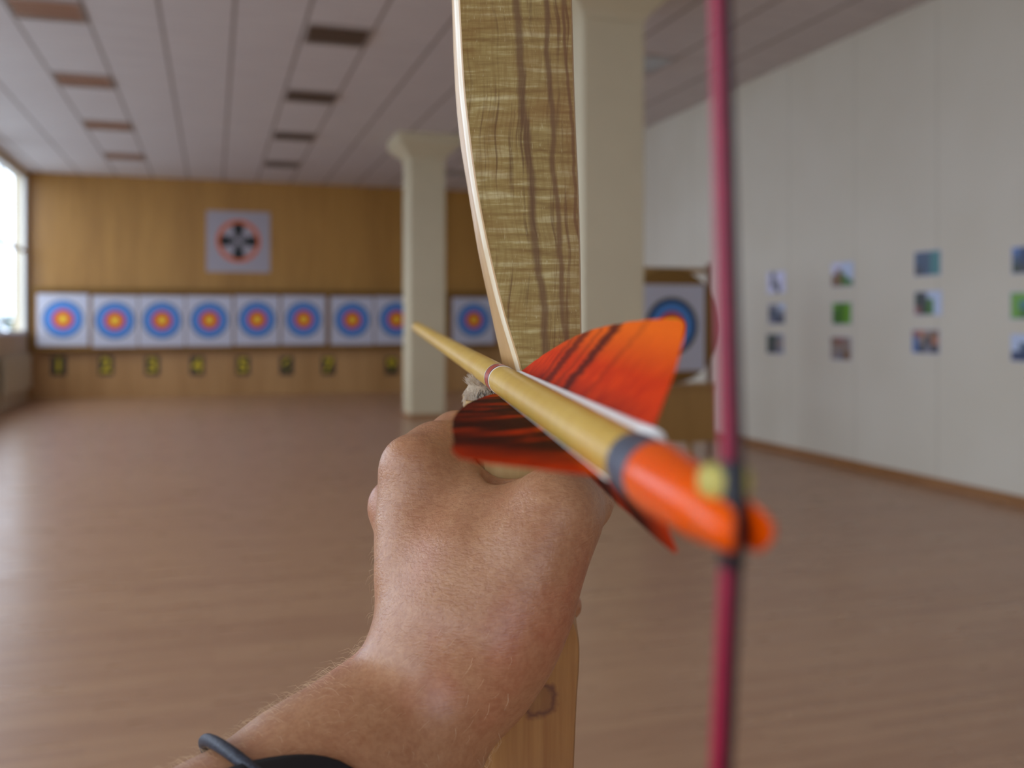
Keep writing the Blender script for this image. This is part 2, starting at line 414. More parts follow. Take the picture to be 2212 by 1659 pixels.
# straw target on a stand, between the near pillar and the picture wall
SY = 10.15
def sx(px): return onback(px, SY)
def sz(py, px=1440): return zat(py, sx(px), SY)
cx, cz = sx(1440), sz(704); u = depth(cx, SY) / 2050
R = root('target_stand', (cx, SY + .1, 0), 'wooden stand holding a round straw boss beside the near pillar', 'target stand')
w0, w1 = cx - (sx(1545) - cx), sx(1545)
MB().box(w0, w1, SY + .12, SY + .16, sz(588), sz(576)).build('top_rail', M_standwood, R)
MB().box(w0, w1, SY - .02, SY + .02, sz(957), sz(838)).build('front_board', M_standwood, R)
for s_ in (-1, 1):
    xx = cx + s_ * (w1 - cx - .035)
    MB().box(xx - .03, xx + .03, SY + .05, SY + .11, .0, sz(566)).build('post', M_lampback, R)
    MB().box(cx + s_ * .33 - .03, cx + s_ * .33 + .03, SY + .03, SY + .08, 0, sz(838)).build('leg', M_standwood, R)
MB().box(w0, w1, SY - .06, SY + .28, sz(838), sz(830)).build('shelf', M_standwood, R)
# the boss itself rests on the shelf
mb = MB(); rb = cz - sz(829.5); prof = [(0, SY - .13), (rb - .06, SY - .13), (rb - .02, SY - .115), (rb, SY - .08), (rb, SY + .0), (rb - .03, SY + .04), (0, SY + .04)]
rings_ = [[(cx + max(r, .001)*math.cos(2*math.pi*k/40)*(1 + .008*math.sin(5*k)), y, cz + max(r, .001)*math.sin(2*math.pi*k/40)*(1 + .008*math.sin(5*k))) for k in range(40)] for r, y in prof]
mb.rings(rings_, caps=False)
B = mb.build('straw_boss', M_straw, None, origin=(cx, SY, cz), smooth=True)
tag(B, 'round brown straw boss resting on the stand behind the big target', 'straw target boss')
Yp = SY - .131
x0, x1 = cx - 78 * u, cx + 78 * u
R = root('target_paper', (cx, Yp, sz(799)), 'large ringed target paper on the round straw boss', 'target paper')
MB().box(x0, x1, Yp - .004, Yp, sz(800), sz(616)).build('sheet', M_paper, R)
for i, (nm_, rr, mt) in enumerate((('black_ring', 61, M_black), ('blue_ring', 51, M_blue), ('red_ring', 30, M_red), ('gold_centre', 18.5, M_gold))):
    mb = MB(); disc_stack(mb, cx, Yp - .004 - .0013 * i, cz, [(rr * u, 0)]); mb.build(nm_, mt, R)

# photographs on the right wall: each print is a small card with a colourful picture
def photo_mat(name):
    m = Mat(name, .4); a = m.n.new('ShaderNodeVertexColor'); a.layer_name = 'picture'; m.col(a.outputs['Color']); return m.m
M_photo = photo_mat('photo_print')
def photo(pc, py, w, h, grid, label, grp):
    Yc = onright(pc); dd = depth(XR, Yc); zc = zat(py, XR, Yc)
    # w, h in frame pixels -> metres on the wall
    hw = abs(onright(pc + w / 2) - onright(pc - w / 2)) / 2; hh = h / 2050 * dd / 2
    R = root('photo_print', (XR, Yc, zc), label, 'photograph', grp)
    MB().box(XR - .006, XR, Yc - hw, Yc + hw, zc - hh, zc + hh).build('mount', M_paper, R)
    hw -= .012; hh -= .012
    n = len(grid[0]); r_ = len(grid); F = 4; NX, NY = n * F, r_ * F
    v = []; cols = []
    for j in range(NY + 1):
        for i in range(NX + 1):
            gy = min(r_ - 1, j * r_ / NY); gx = min(n - 1, i * n / NX)
            # on the wall the far end is the viewer's left
            v.append((XR - .0065, Yc + hw - 2 * hw * i / NX, zc + hh - 2 * hh * j / NY))
            c = lin(*grid[min(int(gy), r_-1)][min(int(gx), n-1)]); q = 1 + .35 * noise.noise(Vector((i * .9 + pc, j * .9 + py, 0)))
            cols.append([min(1, x * q) for x in c[:3]] + [1])
    f = [(j*(NX+1)+i, j*(NX+1)+i+1, (j+1)*(NX+1)+i+1, (j+1)*(NX+1)+i) for j in range(NY) for i in range(NX)]
    o = MB().add(v, f).build('picture', M_photo, R)
    at = o.data.color_attributes.new('picture', 'FLOAT_COLOR', 'POINT')
    for k, c in enumerate(cols): at.data[k].color = c
W_ = (215, 215, 240); D_ = (70, 72, 78); G_ = (70, 120, 40); T_ = (70, 130, 130); SL = (70, 90, 115); BR = (130, 100, 70); DG = (60, 72, 55); LG = (110, 165, 50)
LB = (190, 205, 230); GR = (130, 130, 140); DB = (50, 65, 100); RD = (150, 100, 95); TP = (150, 135, 125); OR = (185, 125, 95); BL = (85, 120, 175)
pg = 'small photographs pinned to the cream wall'
photos = [
 (1677, 610, 40, 48, [[W_, D_, W_, W_], [W_, GR, W_, W_], [W_, D_, GR, W_], [W_, W_, D_, W_]], 'pale lavender photograph with dark streak, top of the column farthest from camera'),
 (1678, 678, 37, 45, [[GR, GR, LB], [D_, SL, GR], [GR, DB, D_]], 'grey-blue photograph in the middle of the column farthest from camera'),
 (1675, 743, 38, 45, [[DG, DG, GR], [DG, D_, TP], [DG, D_, GR]], 'dark green photograph at the bottom of the column farthest from camera'),
 (1820, 593, 48, 54, [[W_, W_, LB, LB], [W_, BR, LB, LB], [BR, BR, G_, LB], [BR, BR, G_, G_]], 'photograph with brown spire and green grass under pale sky'),
 (1819, 677, 43, 50, [[LG, G_, LG], [G_, G_, LG], [G_, G_, LG]], 'bright grass-green photograph below the one with the brown spire'),
 (1817, 753, 45, 52, [[BR, RD, TP], [TP, TP, TP], [TP, GR, BR]], 'taupe-grey photograph below the bright grass-green one'),
 (2004, 569, 58, 56, [[SL, SL, T_], [SL, SL, T_], [D_, SL, T_]], 'slate and teal photograph at the top of its column'),
 (2005, 655, 60, 54, [[DG, D_, LB, LB], [DG, D_, G_, LB], [RD, DG, G_, LB]], 'photograph with dark green mass and pale edge, below the teal one'),
 (2000, 738, 60, 54, [[RD, OR, TP, BR], [BL, TP, D_, OR], [BL, D_, GR, D_]], 'photograph of many mixed colours at the bottom below the dark green one'),
 (2218, 561, 66, 62, [[BL, DB, GR], [SL, DB, SL], [DG, D_, DG]], 'dark blue photograph cut by the picture edge, uppermost'),
 (2216, 660, 68, 62, [[LG, LG, T_], [LG, T_, GR], [LG, G_, G_]], 'light green photograph cut by the picture edge, in the middle'),
 (2216, 752, 66, 62, [[LB, LB, W_], [LB, SL, DB], [DB, DB, SL]], 'blue and white photograph cut by the picture edge, lowest'),
]
for a in photos: photo(a[0], a[1], a[2], a[3], a[4], a[5], pg)

# ================================================================== foreground: bow, arrow, hand
# ---- materials
# figured belly lamination (greenish-brown, cross-rippled, dark growth lines running with the limb)
m = Mat('figured_lamination', .45, spec=.16)
ov = m.map((1, 1, 1), rot=(0, 0, TH))        # x = across the limb, z = along it
xx, yy, zz = m.sep(ov)[:3]
wob = m.noise(m.map((1, 1, 1)), 22, 2)
wob2 = m.noise(m.map((.4, .4, 1)), 40, 3)
xw = m.math('ADD', xx, m.math('MULTIPLY', m.math('SUBTRACT', wob, .5), .011))
cmb = m.n.new('ShaderNodeCombineXYZ'); m.l.new(xw, cmb.inputs[0]); m.l.new(m.math('MULTIPLY', zz, .035), cmb.inputs[2])
lines = m.noise(cmb.outputs[0], 420, 4, .6)
cmb2 = m.n.new('ShaderNodeCombineXYZ'); m.l.new(m.math('MULTIPLY', xx, .09), cmb2.inputs[0]); m.l.new(m.math('ADD', zz, m.math('MULTIPLY', wob2, .0016)), cmb2.inputs[2])
ripple = m.noise(cmb2.outputs[0], 420, 4, .62)
cmb3 = m.n.new('ShaderNodeCombineXYZ'); m.l.new(m.math('MULTIPLY', xx, .5), cmb3.inputs[0]); m.l.new(m.math('MULTIPLY', zz, 1), cmb3.inputs[2])
blot = m.noise(cmb3.outputs[0], 75, 3)
c = m.ramp(ripple, [(.32, lin(122, 92, 42)), (.52, lin(154, 130, 74)), (.68, lin(192, 174, 124))])
cmb4 = m.n.new('ShaderNodeCombineXYZ'); m.l.new(xw, cmb4.inputs[0]); m.l.new(m.math('MULTIPLY', zz, .10), cmb4.inputs[2])
cols_ = m.noise(cmb4.outputs[0], 900, 3, .6)
c = m.mix(m.ramp(cols_, [(.38, .45), (.56, 0)]), c, lin(124, 94, 44))
fl = m.noise(m.map((1, 1, .12), rot=(0, 0, TH)), 2600, 2); c = m.mix(m.ramp(fl, [(.67, 0), (.75, .45)]), c, lin(206, 190, 140))
c = m.mix(m.ramp(blot, [(.46, 0), (.7, .5)]), c, lin(128, 88, 36))
c = m.mix(m.ramp(lines, [(.36, .6), (.45, .0)]), c, lin(78, 42, 16))
# one broad dark streak near the middle and one finer to its right
def streak(x0, slope, w, wobk):
    cc = m.math('ADD', m.math('MULTIPLY', zz, slope), x0)
    wv = m.math('MULTIPLY', m.math('SUBTRACT', m.noise(m.map((.2, .2, 1), loc=(wobk, 0, 0)), 30, 3), .5), .008)
    dx = m.math('ABSOLUTE', m.math('SUBTRACT', m.math('ADD', xx, wv), cc))
    return m.ramp(m.math('DIVIDE', dx, w), [(.35, .75), (1.0, 0)])
STREAKS = [(.0134, -.082, .0019, 0), (.0214, -.075, .0013, 3), (.0275, -.07, .0008, 5)]
for a in STREAKS: c = m.mix(streak(*a), c, lin(96, 64, 36))
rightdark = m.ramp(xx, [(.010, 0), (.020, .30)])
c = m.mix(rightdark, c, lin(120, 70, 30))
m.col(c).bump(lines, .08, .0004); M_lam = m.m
def bow_wood(name, a, b, rough=.4, rot=0):
    m = Mat(name, rough, spec=.4, coat=.15)
    g = m.noise(m.map((1, 1, .05)), 260, 4, .6); h = m.noise(m.map((1, 1, .3)), 35, 3)
    c = m.mix(.45, m.ramp(g, [(.3, a), (.7, b)]), m.ramp(h, [(.35, a), (.65, b)])); m.col(c).bump(g, .1, .0003); return m
M_pale = bow_wood('pale_bow_wood', lin(178, 138, 88), lin(204, 168, 116)).m
mm = bow_wood('knotty_bow_wood', lin(150, 98, 44), lin(200, 150, 84))
kp = P(1172, 1502, .327)
vd = mm.n.new('ShaderNodeVectorMath'); vd.operation = 'DISTANCE'; vd.inputs[1].default_value = kp
geo = mm.n.new('ShaderNodeNewGeometry')
nv = mm.n.new('ShaderNodeTexNoise'); nv.inputs['Scale'].default_value = 220
ad = mm.n.new('ShaderNodeVectorMath'); ad.operation = 'MULTIPLY_ADD'; ad.inputs[1].default_value = (.004, .004, .004)
mm.l.new(geo.outputs['Position'], nv.inputs['Vector']); mm.l.new(nv.outputs['Color'], ad.inputs[0]); mm.l.new(geo.outputs['Position'], ad.inputs[2]); mm.l.new(ad.outputs[0], vd.inputs[0])
kn = mm.ramp(mm.math('MULTIPLY', vd.outputs['Value'], 100), [(.1, .75), (.35, .45), (.55, .55), (.68, .95), (.85, .2)])
old = mm.b.inputs['Base Color'].links[0].from_socket
mm.col(mm.mix(kn, old, lin(96, 52, 30))); M_knotty = mm.m
M_gripwood = bow_wood('grip_wood', lin(176, 138, 82), lin(206, 172, 116), .55).m
m = bow_wood('shaft_pine', lin(194, 150, 58), lin(214, 176, 84), .4); M_shaft = m.m
M_crest = plain('crest_red', (176, 70, 52), .3, 200, .1); M_ink = plain('crest_black', (38, 20, 20), .4, 100, .1)
M_band = plain('slate_wrap', (72, 76, 88), .55, 300, .06)
M_nock = Mat('orange_nock', .2, lin(246, 92, 6), spec=.15); M_nock.b.inputs['Subsurface Weight'].default_value = .05; M_nock.b.inputs['Subsurface Scale'].default_value = .001
M_nock.b.inputs['Subsurface Radius'].default_value = (1, .35, .1); M_nock.col(M_nock.ramp(M_nock.noise(M_nock.map(), 60, 2), [(.3, lin(226, 74, 0)), (.7, lin(236, 90, 0))])); M_nock = M_nock.m
M_quill = plain('white_quill', (252, 250, 244), .3, 60, .03)
M_point = plain('tip_metal', (150, 120, 70), .35, 60, .05, metal=.3)
# feathers: u runs along the arrow, v out from the quill
def feather_mat(name, dark):
    m = Mat(name, .6, spec=.06)
    uv = m.n.new('ShaderNodeUVMap'); uv.uv_map = 'vane'
    def mp(scale, rz=0, loc=(0,0,0)):
        q = m.n.new('ShaderNodeMapping'); q.inputs['Scale'].default_value = scale; q.inputs['Rotation'].default_value = (0, 0, rz); q.inputs['Location'].default_value = loc
        m.l.new(uv.outputs[0], q.inputs[0]); return q.outputs[0]
    u_, v_, _ = m.sep(uv.outputs[0])[:3]
    # barbs slant: coordinate s constant along a barb
    s_ = m.math('ADD', u_, m.math('MULTIPLY', v_, -.17 if dark else -.15))
    cb = m.n.new('ShaderNodeCombineXYZ'); m.l.new(m.math('MULTIPLY', s_, 1), cb.inputs[0]); m.l.new(m.math('MULTIPLY', v_, .05), cb.inputs[1])
    fine = m.noise(cb.outputs[0], 90, 3)
    broad = m.noise(cb.outputs[0], 11 if dark else 7, 4, .62, .25)
    base = m.ramp(fine, [(.3, lin(196, 42, 2)), (.7, lin(232, 70, 4))])
    if dark:
        k = m.ramp(broad, [(.38, .1), (.50, .93)])
        lead = m.ramp(u_, [(.0, 1), (.80, 1), (.97, .1)]); k = m.math('MULTIPLY', k, lead)
        root_ = m.ramp(v_, [(.0, .0), (.10, 0), (.2, 1)])
        c = m.mix(m.ramp(v_, [(.0, .9), (.14, 0)]), base, lin(245, 120, 20))
        c = m.mix(k, c, lin(34, 18, 14))
    else:
        # two or three thin dark bars in the front half, smoky root
        bars = None
        for cpos, w, st in ((.31, .022, .8), (.475, .022, .92), (.40, .010, .35), (.25, .012, .4), (.62, .010, .25)):
            d_ = m.math('ABSOLUTE', m.math('SUBTRACT', s_, m.math('ADD', cpos, m.math('MULTIPLY', m.math('SUBTRACT', m.noise(mp((1, 3, 1)), 5, 2), .5), .05))))
            b_ = m.ramp(m.math('DIVIDE', d_, w * 2), [(.3, st), (1, 0)])
            bars = b_ if bars is None else m.math('MAXIMUM', bars, b_)
        c = m.mix(m.ramp(v_, [(.45, 0), (.9, .8)]), base, lin(246, 118, 16))
        c = m.mix(m.math('MULTIPLY', m.ramp(v_, [(.0, .95), (.28, 0)]), m.ramp(broad, [(.35, .2), (.6, 1)])), c, lin(120, 18, 10))
        c = m.mix(bars, c, lin(84, 26, 14))
    m.col(c); m.bump(fine, .25, .0006)
    # light passes through the vane a little
    tr = m.n.new('ShaderNodeBsdfTranslucent'); m.l.new(c, tr.inputs[0]); mx = m.n.new('ShaderNodeMixShader'); mx.inputs[0].default_value = .3
    out = m.n['Material Output']; m.l.new(m.b.outputs[0], mx.inputs[1]); m.l.new(tr.outputs[0], mx.inputs[2]); m.l.new(mx.outputs[0], out.inputs[0])
    return m.m
M_fe_bright = feather_mat('orange_feather', False); M_fe_dark = feather_mat('barred_feather', True)
M_str_m = plain('magenta_thread', (150, 10, 52), .45, 900, .15); M_str_d = plain('shaded_thread', (48, 6, 16), .5, 900, .2)  # darker thread colour paints the string's shaded half
M_serv = plain('black_serving', (22, 20, 24), .5, 900, .2)
M_ntie = plain('yellow_thread', (186, 172, 84), .6, 900, .15)

# ---- bow
#        y,    S,    L,    R,    d0,    t
bow_st = [
 (-60,  971,  988, 1234, .3235, .0085),
 (0,    973,  990, 1236, .325, .009),
 (180,  980, 1000, 1241, .328, .010),
 (290,  990, 1012, 1245, .329, .011),
 (400, 1007, 1027, 1250, .330, .012),
 (540, 1030, 1054, 1254, .330, .015),
 (672, 1057, 1086, 1256, .328, .020),
 (790, 1081, 1121, 1257, .325, .028),
 (858, 1092, 1136, 1254, .323, .033)]
low_st = [
 (868,  997, 1016, 1250, .323, .034),
 (905,  999, 1018, 1232, .323, .036),
 (950, 1010, 1028, 1204, .324, .038),
 (1000,1024, 1042, 1186, .325, .039),
 (1050,1028, 1046, 1180, .326, .039),
 (1200,1030, 1048, 1184, .327, .039),
 (1290,1026, 1046, 1210, .327, .036),
 (1340,1022, 1042, 1240, .327, .032),
 (1400,1016, 1036, 1252, .328, .026),
 (1521,1002, 1020, 1246, .329, .018),
 (1659, 990, 1006, 1240, .329, .013),
 (1760, 986, 1000, 1236, .327, .011)]
def section(S_, L, R_, d0, t, z):
    X = lambda px, d: (px - 1106) / 2050 * d
    xl, xr, xs = X(L, d0), X(R_, d0), X(S_, d0 + t)
    xrb = X(R_ - 6, d0 + t * .9); xb = X(L - 9 if L - S_ > 12 else (L + S_) / 2, d0 + .0022)
    w = xr - xl
    pts = []
    for k in range(7):            # belly, slightly crowned
        f = k / 6; pts.append((xr - .0006 - (w - .0012) * f, d0 - .0008 * math.sin(math.pi * f)))
    pts += [(xl, d0 + .0006), (xb, d0 + .0024), (xs + .0006, d0 + t * .93), (xs + .002, d0 + t)]
    pts += [((xs + xrb) / 2, d0 + t + .001), (xrb - .002, d0 + t), (xrb, d0 + t * .93), (xr, d0 + .0012)]
    return [C3(x, d, z) for x, d in pts]
def stations(st, step):
    out = []; y = st[0][0]
    while y <= st[-1][0] + .01:
        s_, L, R_, d0, t = smoothstep_list(st, y); out.append((s_, L, R_, d0, t, (700 - y) / 2050 * d0)); y += step
    return out
BO = P(1110, 950, .34)
bow = root('bow', BO, 'wooden bow with figured brown upper limb, held upright in the hand', 'bow')
TIP_U = (.030, .217, .78); TIP_L = (.0137, .215, -.82)
def limb_ext(first, tip, n=22):
    """carry the limb on from its last station in view to its tip"""
    s_, L, R_, d0, t, z0 = first; out = []
    xl0, xr0 = (L - 1106) / 2050 * d0, (R_ - 1106) / 2050 * d0
    for i in range(1, n + 1):
        f = i / n; z = z0 + (tip[2] - z0) * f
        bend = f * f * (1.25 - .25 * f)
        d = d0 + (tip[1] - d0) * bend; w = (xr0 - xl0) * (1 - f) ** .8 + .013; w = min(w, xr0 - xl0)
        c = (xl0 + xr0) / 2 * (1 - f * f) + tip[0] * f * f
        tt = t * (1 - f) + .006 * f
        pts = [(c + w/2 - w * k / 6, d - .0008 * math.sin(math.pi * k / 6)) for k in range(7)]
        pts += [(c - w/2, d + .0006), (c - w/2 - .0004, d + .002), (c - w/2 + .0002, d + tt * .93), (c - w/2 + .002, d + tt)]
        pts += [(c, d + tt + .0006), (c + w/2 - .002, d + tt), (c + w/2 - .0004, d + tt * .93), (c + w/2, d + .0012)]
        out.append([C3(x, dd, z) for x, dd in pts])
    return out
up = stations(bow_st, 13.0); lo = stations(low_st, 12.0)
up_r = limb_ext(up[0], TIP_U)[::-1] + [section(*a) for a in up]
lo_r = [section(*a) for a in lo] + limb_ext(lo[-1], TIP_L)
M_edge = Mat('bevel_highlight_wood', .22, lin(238, 222, 192), spec=.6); M_edge.col(M_edge.ramp(M_edge.noise(M_edge.map((1, 1, .05)), 300, 3), [(.3, lin(222, 200, 160)), (.7, lin(244, 232, 206))])); M_edge = M_edge.m  # near-white colour paints the highlight running along the bevel
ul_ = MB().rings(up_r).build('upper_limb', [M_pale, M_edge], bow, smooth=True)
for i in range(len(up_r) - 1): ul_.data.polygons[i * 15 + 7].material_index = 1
# smooth the station corner shading
for o_ in bow.children:
    es = o_.modifiers.new('edge_split', 'EDGE_SPLIT'); es.split_angle = math.radians(35)
gi = [i for i, a in enumerate(lo) if a[5] >= (700 - 1290) / 2050 * .327]
ng = len(gi)
g_ = MB().rings(lo_r[:ng]).build('grip', M_gripwood, bow, smooth=True); g_.modifiers.new('edge_split', 'EDGE_SPLIT').split_angle = math.radians(35)
l_ = MB().rings(lo_r[ng-1:]).build('lower_limb', M_knotty, bow, smooth=True); l_.modifiers.new('edge_split', 'EDGE_SPLIT').split_angle = math.radians(35)
# belly lamination: a thin strip glued on the limb's face
def lam(rr, name, lift=.0007):
    fwd = (C3(0, 1, 0) - C3(0, 0, 0)).normalized(); out = []
    for ring_ in rr:
        face = ring_[:7]; out.append([p - fwd * lift for p in face] + [face[-1] + fwd * .0002, face[0] + fwd * .0002])
    o = MB().rings(out).build(name, M_lam, bow, smooth=True); o.modifiers.new('edge_split', 'EDGE_SPLIT').split_angle = math.radians(35); o['label'] = 'figured greenish-brown belly lamination'
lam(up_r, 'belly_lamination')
# bark-free knot bump on the lower limb edge
# fur rest on the shelf
fc = P(1047, 852, .334)
def blob(c, rx, ry, rz, n=16, mlat=10):
    mb = MB(); R_ = []
    ax = (C3(1,0,0) - C3(0,0,0)).normalized(); ay = (C3(0,1,0) - C3(0,0,0)).normalized()
    for i in range(mlat + 1):
        ph = math.pi * i / mlat; R_.append([c + ax * rx * math.sin(ph) * math.cos(2*math.pi*k/n) + ay * ry * math.sin(ph) * math.sin(2*math.pi*k/n) + Vector((0,0,1)) * rz * math.cos(ph) for k in range(n)])
    mb.rings(R_, caps=False); return mb
M_fur = plain('beige_fur', (170, 150, 124), .9, 500, .15); M_furd = plain('grey_fur_tips', (44, 36, 32), .8, 500, .2); M_furh = plain('pale_fur_hair', (206, 192, 172), .7, 500, .12)
fr = blob(fc, .0068, .008, .0066).build('fur_rest', M_fur, bow, smooth=True); fr['_o'] = tuple(BO); fr['label'] = 'beige fur arrow rest'
ax = (C3(1,0,0) - C3(0,0,0)).normalized(); ay = (C3(0,1,0) - C3(0,0,0)).normalized(); az = Vector((0, 0, 1))
ha, hb = MB(), MB(); rnd = random.Random(3)
for k in range(2600):
    v = Vector((rnd.gauss(0,1), rnd.gauss(0,1), rnd.gauss(0,1))).normalized()
    if v.y > .35: continue
    p = fc + ax * v.x * .0067 + ay * v.y * .0079 + az * v.z * .0065
    nrm = (ax * v.x + ay * v.y + az * v.z)
    lay = (az * -1.0 + ax * rnd.uniform(-.3, .5) + nrm * rnd.uniform(.25, .6)).normalized()
    if v.z > .5: lay = (nrm + ax * rnd.uniform(-.5, .5) + az * .2).normalized()
    L_ = rnd.uniform(.0012, .0032)
    dark = v.x > -.35 and v.z < .5 and rnd.random() < .5
    (hb if dark else ha).tube([p - nrm * .0005, p + lay * L_ * .5, p + lay * L_ + nrm * rnd.uniform(-.0003, .0004)], [.0001, .00009, .00003] if dark else [.00007, .00006, .00002], 3, caps=False)
for o_, mt, nm in ((ha, M_furh, 'fur_hair'), (hb, M_furd, 'dark_fur_hair')):
    h = o_.build(nm, mt, fr, origin=BO); h['kind'] = 'stuff'
# magenta string, its shaded side painted as a darker strand, served black where the arrow sits
NK = (.02390, .1025, -.0205)
def string_pts(off):
    pts = []
    for f in np.linspace(0, 1, 14): pts.append(C3(TIP_U[0] + (NK[0] - TIP_U[0]) * f + off, TIP_U[1] + (NK[1] - TIP_U[1]) * f, TIP_U[2] + (NK[2] - TIP_U[2]) * f))
    for f in np.linspace(0, 1, 14)[1:]: pts.append(C3(NK[0] + (TIP_L[0] - NK[0]) * f + off, NK[1] + (TIP_L[1] - NK[1]) * f, NK[2] + (TIP_L[2] - NK[2]) * f))
    return pts
st = MB().tube(string_pts(-.00052), .00078, 10).build('bow_string', M_str_m, bow, smooth=True); st['_o'] = tuple(BO); st['label'] = 'magenta bowstring'
MB().tube(string_pts(.00052), .00078, 10).build('shaded_strand', M_str_d, st, smooth=True)
def on_string(z):
    T = TIP_U if z > NK[2] else TIP_L; f = (z - NK[2]) / (T[2] - NK[2]); return C3(NK[0] + (T[0] - NK[0]) * f, NK[1] + (T[1] - NK[1]) * f, z)
zs = np.linspace(-.0150, -.0262, 40)
MB().tube([on_string(z) for z in zs], [.00138 + .00008 * (i % 2) for i in range(40)], 12).build('serving', M_serv, st, smooth=True)
c = on_string(-.0174) + ay * .0020 - ax * .0004
mb = MB()
zt_ = np.linspace(.0019, -.0019, 15)
mb.tube([c + az * float(z) for z in zt_], [.0029 * max(.25, 1 - (abs(z) / .0021) ** 4) ** .5 + .0001 * (i % 2) for i, z in enumerate(zt_)], 18).build('nocking_point', M_ntie, st, smooth=True)

# ---- arrow
AD = Vector((-.146, 1, .0253)).normalized()         # archer's frame (right, forward, up)
def A(d): return Vector((.0389 - .146 * d, d, -.0242 + .0253 * d))
AU = (Vector((1, 0, 0)) - AD * AD.x).normalized(); AV = AU.cross(AD); AV = AV if AV.z > 0 else -AV
def av(d, r, ang):           # point at depth d, r out from the axis at angle ang (0 = right, 90 = up)
    q = A(d) + (AU * math.cos(ang) + AV * math.sin(ang)) * r; return C3(q.x, q.y, q.z)
RS = .00435
arrow = root('arrow', C3(*A(.28)), 'wooden arrow with orange feathers and orange nock, resting on the bow', 'arrow')
def lathe(prof, name, mat, n=28, parent=arrow):
    o = MB().rings([[av(d, r, 2*math.pi*k/n) for k in range(n)] for d, r in prof]).build(name, mat, parent, origin=Vector(arrow['_o']), smooth=True)
    o.modifiers.new('edge_split', 'EDGE_SPLIT').split_angle = math.radians(40); return o
sh = lathe([(.130, RS), (.2, RS), (.4, RS), (.6, RS), (.84, RS)], 'shaft', M_shaft)
lathe([(.84, RS), (.85, RS + .0003), (.865, RS + .0002), (.905, .0006), (.908, .0001)], 'arrow_point', M_point)
# crest rings around the shaft
lathe([(.2862, RS + .00004), (.2862, RS + .00012), (.2942, RS + .00012), (.2942, RS + .00004)], 'crest_band', M_crest, 36, sh)['label'] = 'red crest band'
for d in (.2858, .2942): lathe([(d, RS + .00004), (d, RS + .00016), (d + .0006, RS + .00016), (d + .0006, RS + .00004)], 'crest_line', M_ink, 36, sh)
for d in (.2849, .2951): lathe([(d, RS + .00004), (d, RS + .00010), (d + .0006, RS + .00010), (d + .0006, RS + .00004)], 'crest_line', M_quill, 36, sh)
lathe([(.1275, RS), (.1275, RS + .00035), (.1405, RS + .00035), (.1412, RS)], 'thread_wrap', M_band, 32)
# nock: tapering body and two lobes either side of the string
nk = root('_tmp', (0,0,0), 'x', 'x'); bpy.data.objects.remove(nk)
n = 28; prof = [(.1300, RS), (.1300, RS + .0005), (.1265, RS + .0006), (.120, RS + .0002), (.113, .0042), (.1075, .0037), (.1068, .0034)]
mb = MB().rings([[av(d, r, 2*math.pi*k/n) for k in range(n)] for d, r in prof])
def lobe(sg):
    RR = []
    for d, a, b, s0 in ((.1078, .0036, .0036, .0014), (.104, .0036, .0031, .00155), (.1010, .0035, .0028, .0014), (.0992, .0033, .0025, .0014), (.0982, .0027, .0018, .0016), (.0979, .0022, .001, .0018)):
        th0 = math.acos(min(.98, s0 / a)); ring_ = []
        for k in range(13):
            t_ = -th0 + 2 * th0 * k / 12; x_ = sg * a * math.cos(t_); y_ = b * math.sin(t_)
            q = A(d) + AU * x_ + AV * y_; ring_.append(C3(q.x, q.y, q.z))
        for k in range(1, 4):
            f = k / 4; y_ = b * math.sin(th0) * (1 - 2 * f); q = A(d) + AU * sg * s0 + AV * y_; ring_.append(C3(q.x, q.y, q.z))
        RR.append(ring_)
    mb.rings(RR)
lobe(1); lobe(-1)
nb = mb.build('nock', M_nock, arrow, smooth=True); nb.modifiers.new('edge_split', 'EDGE_SPLIT').split_angle = math.radians(40)
